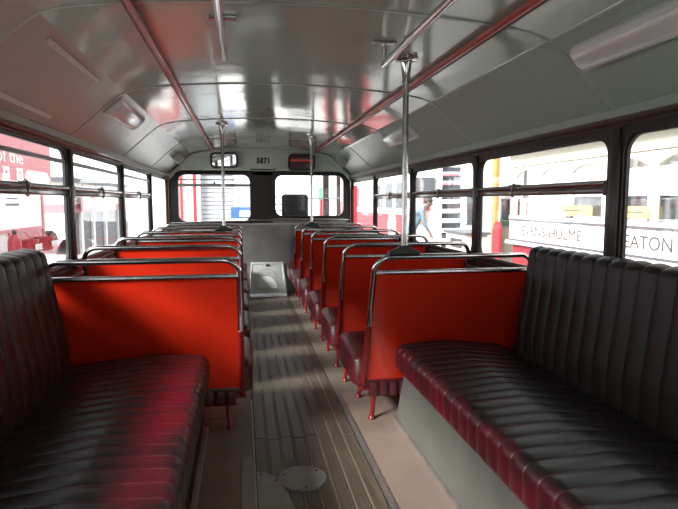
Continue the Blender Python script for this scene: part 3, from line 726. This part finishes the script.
t = thing('red_machine', 'red and green painted posts seen beyond the driver cab', 'posts', (1.8, 11.6, G))
MB().box(1.62, 1.82, 11.6, 11.8, G, 1.25).build('red_post', 'outside_red', t); MB().box(1.60, 1.76, 11.65, 11.75, 1.25, 1.5).build('green_post', 'outside_green', t)
MB().box(2.0, 2.28, 11.6, 11.8, G, 1.2).build('red_panel', 'outside_pink', t); MB().box(2.32, 2.42, 11.6, 11.8, G, 1.55).build('red_post', 'outside_red', t)

# left: red boards with lettering, fire buckets
XV = -3.0
t = thing('exhibition_board', 'tall red and white lettered board outside the left window', 'board', (XV-0.1, 8.2, G))
MB().box(XV-0.12, XV, 6.9, 9.50, 1.40, 2.06).build('red_header', 'outside_pink', t); MB().box(XV-0.12, XV-0.02, 6.9, 9.05, 0.84, 1.40).build('white_panel', 'outside_white', t)  # board's red parts lightened to pink: window glare put into the colour
MB().box(XV-0.12, XV, 9.05, 9.13, 0.50, 1.40).build('red_edge', 'outside_pink', t); MB().box(XV-0.12, XV, 6.9, 9.05, 0.80, 0.84).build('red_edge', 'outside_pink', t)
MB().box(XV-0.12, XV, 7.82, 8.98, 0.63, 0.80).build('red_panel', 'outside_pink', t); MB().box(XV-0.12, XV-0.03, 6.9, 9.05, G, 0.80).build('white_base', 'outside_white', t)
text('lettering', 'of the', 0.24, (XV+0.004, 7.52, 1.72), (0, 1, 0), (0, 0, 1), 'outside_white', t, 0.004, width=0.85)
for (y0, y1) in ((7.70, 7.88), (8.13, 8.33)):
    MB().frame(rrect(y0, y1, 1.46, 1.66, 0.01, 2), rrect(y0+0.05, y1-0.05, 1.51, 1.61, 0.005, 2), FX, XV, XV+0.01).build('white_letter_box', 'outside_white', t)
MB().prism(rrect(8.45, 9.35, 1.46, 1.65, 0.09), FX, XV, XV+0.01).build('white_oval', 'outside_white', t)
MB().box(XV-0.02, XV-0.012, 7.78, 8.2, 1.15, 1.18).build('print_line', 'outside_grey', t); MB().box(XV-0.02, XV-0.012, 7.82, 8.18, 1.24, 1.255).build('print_line', 'outside_grey', t)
for y, w_ in ((7.98, 'nearer'), (8.62, 'farther')):
    t = thing('fire_bucket', 'red bucket lettered in white, the %s of two hanging on the board' % w_, 'bucket', (XV+0.14, y, 0.5))
    MB().lathe([(0.10, 0.0), (0.135, 0.19), (0.142, 0.195), (0.135, 0.20), (0.126, 0.19), (0.095, 0.01), (0.001, 0.008)], (XV+0.15, y, 0.5), seg=22).build('bucket_body', 'outside_red', t)
    text('lettering', 'FIRE', 0.115, (XV+0.288, y-0.10, 0.56), (0, 1, 0), (0, 0, 1), 'outside_white', t, 0.012, width=0.21)
    MB().tube(fillet([(XV+0.15, y-0.14, 0.69), (XV+0.08, y-0.10, 0.80), (XV+0.08, y+0.10, 0.80), (XV+0.15, y+0.14, 0.69)], 0.03, 4), 0.006, 6).build('bail_handle', 'dull_metal', t)
t = thing('fire_extinguisher', 'red fire extinguisher standing outside beside the lettered buckets', 'extinguisher', (XV+0.15, 7.55, 0.40))
MB().box(XV-0.02, XV+0.28, 7.35, 7.72, G, 0.40).build('stand', 'outside_white', t)
MB().lathe([(0.075, 0.0), (0.08, 0.02), (0.08, 0.30), (0.05, 0.37), (0.025, 0.39)], (XV+0.15, 7.55, 0.40), seg=18).build('cylinder_body', 'outside_red', t)
MB().lathe([(0.025, 0.0), (0.03, 0.04), (0.01, 0.06)], (XV+0.15, 7.55, 0.79), seg=10).build('valve', 'black_iron', t)
# second vehicle left
t = thing('parked_bus', 'white and red bus with dark windows parked ahead on the left', 'bus', (XV-1.3, 14, G))
MB().box(XV-2.4, XV-0.05, 10.6, 17.0, G+0.35, 0.20).build('skirt', 'outside_white', t); MB().box(XV-2.4, XV-0.05, 10.6, 17.0, 1.0, 1.16).build('waistband', 'outside_pink', t)
MB().box(XV-2.4, XV-0.05, 10.6, 17.0, 1.16, 1.56).build('upper_panel', 'outside_white', t); MB().box(XV-2.4, XV-0.0, 10.5, 17.1, 1.56, 1.64).build('roof_edge', 'outside_grey', t)
for k, y in enumerate((10.62, 11.25, 12.12, 13.15, 14.45, 15.6)):
    MB().box(XV-0.13, XV-0.05, y, y+0.14, 0.2, 1.0).build('pillar', 'outside_white', t)
for (y0, y1) in ((10.76, 11.25), (11.39, 12.12), (12.26, 13.15), (13.29, 14.45), (14.59, 15.6)):
    MB().box(XV-0.12, XV-0.10, y0, y1, 0.2, 1.0).build('window', 'outside_grey', t)
for y in (11.6, 15.4):
    for x in (XV-0.4, XV-2.0):
        MB().lathe([(0.44, -0.12), (0.48, -0.08), (0.48, 0.08), (0.44, 0.12)], (x, y, G+0.48), 'X', 24).build('wheel', 'rubber', t)
t = thing('arrow_sign', 'red sign with a white arrow hanging outside the left window', 'sign', (XV, 11.5, 1.0))
MB().box(XV+0.05, XV+0.07, 10.95, 12.1, 1.02, 1.36).build('sign_board', 'outside_red', t)
MB().prism([(11.0, 1.06), (11.35, 1.06), (11.75, 1.19), (11.35, 1.32), (11.0, 1.32)], FX, XV+0.07, XV+0.08).build('arrow', 'outside_white', t)
for y in (11.05, 12.0): MB().tube([(XV+0.06, y, 1.35), (XV+0.035, y, 1.66)], 0.01, 6).build('hanger', 'dull_metal', t)

# right: old tram with lettered board
XT = 4.2
t = thing('vintage_tram', 'cream and red vintage tram with a lettered white side board', 'tram', (XT+1, 5, G))
MB().box(XT+0.02, XT+1.95, -5.0, 8.10, -0.15, 0.55).build('lower_panel', 'outside_red', t); MB().box(XT-0.03, XT+1.95, -5.0, 8.14, 0.63, 0.92).build('letter_board', 'outside_white', t)
MB().box(XT-0.06, XT+1.95, -5.0, 8.22, 0.55, 0.60).build('dado_rail', 'outside_white', t); MB().box(XT-0.05, XT+1.95, -5.0, 8.20, 0.60, 0.63).build('dado_line', 'outside_grey', t)
MB().box(XT-0.05, XT+1.95, -5.0, 8.16, 0.92, 0.945).build('sill_line', 'outside_grey', t); MB().box(XT-0.04, XT+1.95, -5.0, 8.15, 0.945, 0.99).build('sill', 'outside_white', t)
pit = 0.745
for k in range(18):
    yp = 8.14 - k*pit
    for x in (XT-0.02, XT+1.87):
        MB().box(x, x+0.06, yp-0.12, yp, 0.99, 1.74).build('pillar', 'outside_cream', t, bevel=0.01)
    if k < 17:
        y1 = yp-0.12; y0 = yp-pit
        arch = [(y0, 1.74), (y0, 1.58)] + [(y0+(y1-y0)*j/10, 1.58+0.10*math.sin(PI*j/10)) for j in range(1, 10)] + [(y1, 1.58), (y1, 1.74)]
        wd = MB().prism(arch, FX, XT-0.015, XT+0.03).build('window_arch', 'outside_cream', t)
        MB().box(XT, XT+0.006, y0, y1, 0.99, 1.70).build('pane', 'pane_glass', wd)
        MB().box(XT+0.9, XT+1.3, y0+0.05, y1-0.05, 0.2, 1.28).build('seat_back', 'outside_grey', t)
MB().box(XT-0.04, XT+1.95, -5.0, 8.16, 1.74, 1.93).build('fascia', 'outside_cream', t); MB().box(XT-0.2, XT+2.1, -5.1, 8.3, 1.93, 2.0).build('roof', 'outside_white', t)
for x in (XT-0.05, XT+1.95):  # upper deck and its roof: added out of view to block skylight
    MB().box(x, x+0.05, -5.0, 8.2, 2.0, 2.75).build('added_deck_panel', 'outside_red', t); MB().box(x, x+0.05, -5.0, 8.2, 3.35, 3.6).build('added_deck_panel', 'outside_cream', t)
    for k in range(14): MB().box(x, x+0.05, -5.0+k, -4.86+k, 2.75, 3.35).build('added_deck_pillar', 'outside_cream', t)
MB().box(XT-0.1, XT+2.05, -5.1, 8.3, 3.6, 3.75).build('added_deck_roof', 'outside_cream', t)
MB().box(XT-0.05, XT+2.0, 8.15, 8.2, 2.0, 3.6).build('added_deck_end', 'outside_cream', t)
for k in range(14): MB().box(XT-0.215, XT-0.20, 8.0-k*0.9-0.5, 8.0-k*0.9, 1.94, 1.985).build('roof_slot', 'outside_grey', t)
text('lettering', 'LEVENS-HULME', 0.205, (XT-0.032, 7.86, 0.705), (0, -1, 0), (0, 0, 1), 'letter_grey', t, 0.003, width=1.62)
text('lettering', 'HEATON', 0.21, (XT-0.032, 5.62, 0.70), (0, -1, 0), (0, 0, 1), 'letter_grey', t, 0.003, width=0.86)
text('gold_lettering', 'MA', 0.24, (XT+0.018, 7.55, 0.30), (0, -1, 0), (0, 0, 1), 'letter_gold', t, 0.003, width=0.36)
for y0 in (6.63, 5.47):
    bd = MB().box(XT-0.09, XT-0.06, y0-0.62 if y0 > 6 else y0-0.40, y0, 1.03, 1.155).build('destination_board', 'outside_yellow', t)
    MB().box(XT-0.093, XT-0.09, (y0-0.55 if y0 > 6 else y0-0.35), y0-0.06, 1.085, 1.10).build('print_line', 'letter_grey', bd)
for y in (-3.0, 2.4, 6.8):
    for x in (XT+0.3, XT+1.65):
        MB().lathe([(0.36, -0.05), (0.40, -0.04), (0.40, 0.04), (0.36, 0.05)], (x, y, G+0.40), 'X', 24).build('wheel', 'black_iron', t)
t = thing('tram_dash', 'curved red dash panel at the end of the vintage tram', 'panel', (XT, 8.45, G))
MB().prism([(8.36, G), (8.62, G), (8.62, 0.70), (8.58, 0.82), (8.50, 0.88), (8.36, 0.88)], FX, XT-0.1, XT-0.05).build('dash_plate', 'outside_red', t, bevel=0.01)
t = thing('orange_pole', 'slim orange post between the tram and the shop window', 'post', (4.2, 8.8, G))
MB().box(4.2, 4.28, 8.74, 8.86, G, 2.1).build('post_shaft', 'outside_orange', t, bevel=0.01); MB().box(4.12, 4.36, 8.66, 8.94, G, G+0.06).build('post_foot', 'outside_grey', t)
t = thing('shop_front', 'white and green windowed shop front far behind the tram', 'shop front', (7.0, 14.5, G))
MB().box(7.0, 7.3, 13.0, 16.2, G, 0.70).build('stall_riser', 'outside_cream', t); MB().box(6.97, 7.0, 13.0, 16.2, 0.55, 0.70).build('green_rail', 'outside_green', t)
for y in (13.0, 13.55, 14.35, 15.1, 15.9): MB().box(7.0, 7.1, y, y+0.14, 0.70, 2.2).build('mullion', 'outside_white', t)
MB().box(7.12, 7.14, 13.0, 16.2, 0.70, 2.2).build('pane', 'outside_grey', t); MB().box(6.98, 7.1, 13.0, 16.2, 1.28, 1.36).build('transom', 'outside_white', t); MB().box(6.98, 7.3, 13.0, 16.2, 1.55, 2.4).build('fascia', 'outside_cream', t)
MB().box(6.96, 7.0, 15.7, 16.2, G, 2.2).build('green_post', 'outside_green', t)

# staircase vehicle
t = thing('stair_platform', 'white open staircase of an old vehicle outside the right window', 'staircase', (4.4, 11, G))
td = thing('step_platform', 'low grey platform beneath the person in pale blue', 'platform', (3.6, 11.4, G))
MB().box(3.2, 3.92, 11.05, 11.8, -0.30, -0.22).build('platform_deck', 'outside_grey', td, bevel=0.01)
for (x, y) in ((3.3, 11.15), (3.82, 11.15), (3.3, 11.7), (3.82, 11.7)):
    MB().box(x-0.06, x+0.06, y-0.06, y+0.06, G, -0.30).build('platform_leg', 'outside_dark', td)
nst = 10
for k in range(nst):
    y = 11.0+0.12*k; z = -0.05+0.21*k; x = 4.10+0.045*k
    MB().box(x, x+0.50, y, y+0.16, z, z+0.045).build('tread', 'outside_white', t, bevel=0.004)
    MB().box(x, x+0.50, y+0.145, y+0.16, z+0.045, z+0.165).build('riser', 'outside_dark', t)
for dx in (-0.05, 0.50):
    MB().loops([[(4.0+dx+e, 10.75, G), (4.0+dx+e, 11.0, G), (4.54+dx+e, 12.34, 2.05), (4.54+dx+e, 12.2, 2.25)] for e in (0.0, 0.06)]).build('stringer', 'outside_white', t, bevel=0.006)
MB().tube([(4.62, 10.95, 0.75), (5.1, 12.2, 2.9)], 0.02, 8).build('handrail', 'outside_white', t)
for k in range(3): MB().tube([(4.62+0.17*k, 10.97+0.45*k, 0.78+0.78*k), (4.62+0.17*k, 10.97+0.45*k, -0.1+0.75*k)], 0.015, 8).build('baluster', 'outside_white', t)

t = thing('cream_body', 'cream and white vehicle end behind the open staircase', 'vehicle', (4.9, 12.75, G))
MB().box(3.95, 6.2, 12.6, 13.3, G, 0.72).build('lower_body', 'outside_white', t); MB().box(3.95, 6.2, 12.6, 13.3, 1.72, 2.4).build('upper_body', 'outside_white', t)
MB().box(4.02, 4.50, 12.56, 12.6, 1.42, 1.78).build('grey_pane', 'outside_grey', t); MB().box(3.95, 6.2, 12.62, 13.3, 0.72, 1.72).build('middle_body', 'outside_white', t)
MB().box(4.22, 4.38, 12.57, 12.62, 1.0, 1.36).build('red_panel', 'outside_red', t); MB().box(4.0, 4.3, 12.55, 12.6, 0.70, 0.98).build('brown_panel', 'outside_orange', t)
MB().box(5.12, 5.20, 12.54, 12.62, 0.55, 1.45).build('green_post', 'outside_green', t); MB().box(5.20, 5.55, 12.58, 12.62, 0.65, 1.35).build('side_window', 'outside_grey', t)
MB().box(4.70, 5.1, 12.57, 12.6, 1.45, 1.9).build('pink_pane', 'outside_pink', t)
t = thing('notice_box', 'pale box with a dark notice beside the open staircase', 'box', (4.1, 9.7, G))
MB().box(3.9, 4.3, 9.2, 10.2, G, 0.62).build('box_body', 'outside_cream', t, bevel=0.01); MB().box(3.87, 3.9, 9.4, 9.9, 0.37, 0.53).build('notice', 'outside_dark', t); MB().box(3.86, 4.34, 9.15, 10.25, 0.62, 0.66).build('box_lid', 'outside_grey', t)

# red and cream bus farther on
t = thing('parked_bus', 'red and cream bus with a white roundel parked ahead on the right', 'bus', (5.3, 17.5, G))
MB().box(XT, XT+2.3, 13.9, 22.0, G+0.3, 0.86).build('red_side', 'outside_red', t, bevel=0.02); MB().box(XT, XT+2.3, 13.9, 22.0, 0.86, 1.02).build('waistband', 'outside_cream', t)
MB().box(XT, XT+2.3, 13.9, 22.0, 1.72, 2.2).build('upper_panel', 'outside_cream', t, bevel=0.04)
for k in range(8): MB().box(XT, XT+0.12, 13.9+k*1.14, 14.05+k*1.14, 1.02, 1.72).build('pillar', 'outside_cream', t)
for k in range(7): MB().box(XT+0.05, XT+0.06, 14.05+k*1.14, 15.04+k*1.14, 1.02, 1.72).build('window', 'outside_grey', t)
MB().lathe([(0.42, 0.0), (0.42, -0.01), (0.001, -0.012)], (XT, 15.25, 0.53), 'X', 28).build('roundel', 'outside_white', t)
MB().lathe([(0.16, 0.0), (0.16, -0.006), (0.001, -0.007)], (XT-0.012, 15.25, 0.53), 'X', 20).build('roundel_centre', 'outside_pink', t)
for y in (14.9, 20.4):
    for x in (XT+0.3, XT+2.0):
        MB().lathe([(0.44, -0.12), (0.48, -0.08), (0.48, 0.08), (0.44, 0.12)], (x, y, G+0.48), 'X', 24).build('wheel', 'rubber', t)

# person bending forward beside the staircase
def person():
    zb = -0.22
    O = Vector((3.58, 11.42, zb)); fwd = Vector((0.95, -0.31, 0)).normalized(); lat = Vector((0.31, 0.95, 0)).normalized()
    Pn = lambda f, l, z: O + fwd*f*0.75 + lat*l + Vector((0, 0, z))
    t = thing('person', 'person in pale blue clothes bending forward beside the white staircase', 'person', tuple(O))
    J = {}; E_ = []; RAD = {}
    def j(n, p, r, par=None):
        J[n] = Pn(*p); RAD[n] = r
        if par: E_.append((par, n))
    j('pelvis', (0, 0, 0.92), 0.145)
    j('waist', (0.10, 0, 1.06), 0.135, 'pelvis'); j('chest', (0.25, 0, 1.22), 0.155, 'waist'); j('neck0', (0.35, 0, 1.31), 0.075, 'chest'); j('neck', (0.40, 0, 1.345), 0.055, 'neck0')
    j('jaw', (0.45, 0, 1.36), 0.075, 'neck'); j('head', (0.48, 0, 1.40), 0.098, 'jaw'); j('crown', (0.50, 0, 1.46), 0.072, 'head')
    for s, n in ((-1, 'l'), (1, 'r')):
        j('sh'+n, (0.30, s*0.19, 1.22), 0.062, 'chest'); j('el'+n, (0.36, s*0.24, 0.95), 0.045, 'sh'+n); j('wr'+n, (0.52, s*0.20, 0.77), 0.030, 'el'+n)
        j('pa'+n, (0.57, s*0.19, 0.71), 0.036, 'wr'+n)
        for f_ in range(4):
            a = (f_-1.5)*0.02; L_ = (0.038, 0.045, 0.042, 0.032)[f_]
            j('fa%s%d' % (n, f_), (0.595, s*0.185+a, 0.665), 0.0095, 'pa'+n); j('fb%s%d' % (n, f_), (0.60-0.004*f_, s*0.18+a, 0.665-L_), 0.008, 'fa%s%d' % (n, f_))
        j('th'+n, (0.54, s*0.16, 0.675), 0.0105, 'pa'+n); j('ti'+n, (0.555, s*0.15, 0.635), 0.0085, 'th'+n)
        j('hip'+n, (0.01, s*0.10, 0.86), 0.105, 'pelvis'); j('kn'+n, (0.06-0.10*(s > 0), s*0.11, 0.46), 0.068, 'hip'+n); j('an'+n, (-0.03-0.18*(s > 0), s*0.11, 0.09), 0.045, 'kn'+n)
        j('to'+n, (0.13-0.18*(s > 0), s*0.12, 0.04), 0.038, 'an'+n)
    names = list(J); idx = {n: i for i, n in enumerate(names)}
    me = bpy.data.meshes.new('body'); me.from_pydata([J[n] for n in names], [(idx[a], idx[b]) for a, b in E_], [])
    o = bpy.data.objects.new('body_tmp', me); COL.objects.link(o)
    md = o.modifiers.new('skin', 'SKIN'); md.use_smooth_shade = True
    for i, n in enumerate(names):
        sv = me.skin_vertices[0].data[i]; sv.radius = (RAD[n], RAD[n]); sv.use_root = (n == 'pelvis')
    o.modifiers.new('sub', 'SUBSURF').levels = 2
    dg = bpy.context.evaluated_depsgraph_get(); dg.update()
    bm_ = bpy.data.meshes.new_from_object(o.evaluated_get(dg)); bpy.data.objects.remove(o)
    bm_.name = 'body'; bm_.materials.clear()
    for m_ in ('skin', 'shirt_blue', 'trousers_pale', 'shoe_dark'): bm_.materials.append(MATS[m_])
    for p in bm_.polygons:
        c = p.center - O; f = c.dot(fwd)/0.75; z = c.z
        if z < 0.09: k = 3
        elif f > 0.385 and z > 1.26: k = 0
        elif f > 0.46 and z < 0.82: k = 0
        elif z < 0.98 and f < 0.26: k = 2
        else: k = 1
        p.material_index = k; p.use_smooth = True
    link('body', bm_, t)
    rot = Matrix.Rotation(math.atan2(fwd.y, fwd.x), 3, 'Z')
    def blob(n, p, rad, m): MB().sphere(Pn(*p), rad, 14, 9, rot).build(n, m, t, ang=80)
    blob('hair', (0.465, 0, 1.445), (0.102, 0.098, 0.085), 'hair_dark')
    for s in (-1, 1):
        blob('ear', (0.465, s*0.092, 1.39), (0.022, 0.012, 0.032), 'skin'); blob('eye', (0.562, s*0.034, 1.395), (0.008, 0.012, 0.008), 'ink')
    blob('nose', (0.578, 0, 1.372), (0.022, 0.014, 0.020), 'skin'); blob('mouth', (0.535, 0, 1.332), (0.010, 0.024, 0.006), 'outside_pink')
    return t
person()

# empties sit at the base of their thing; undo the offset for parts given in scene coordinates
for o in bpy.data.objects:
    if o.get('world_parts'):
        for c in o.children: c.matrix_parent_inverse = Matrix.Translation(-Vector(o.location))
        del o['world_parts']

GROUPS = {'stanchion_pole': 'chrome poles standing on seats', 'ceiling_lamp': 'lamps on the cant panels', 'roof_rail': 'red rails along the ceiling', 'grab_rail': 'chrome ceiling grab rails',
          'interior_mirror': 'mirrors above the front windows', 'fire_bucket': 'red lettered buckets', 'advert_strip': 'advert strips on the left cant', 'bench_seat': 'pleated side benches', 'parked_bus': 'buses parked outside'}
for o in bpy.data.objects:
    b_ = o.name.split('.')[0]
    if o.parent is None and b_ in GROUPS: o['group'] = GROUPS[b_]
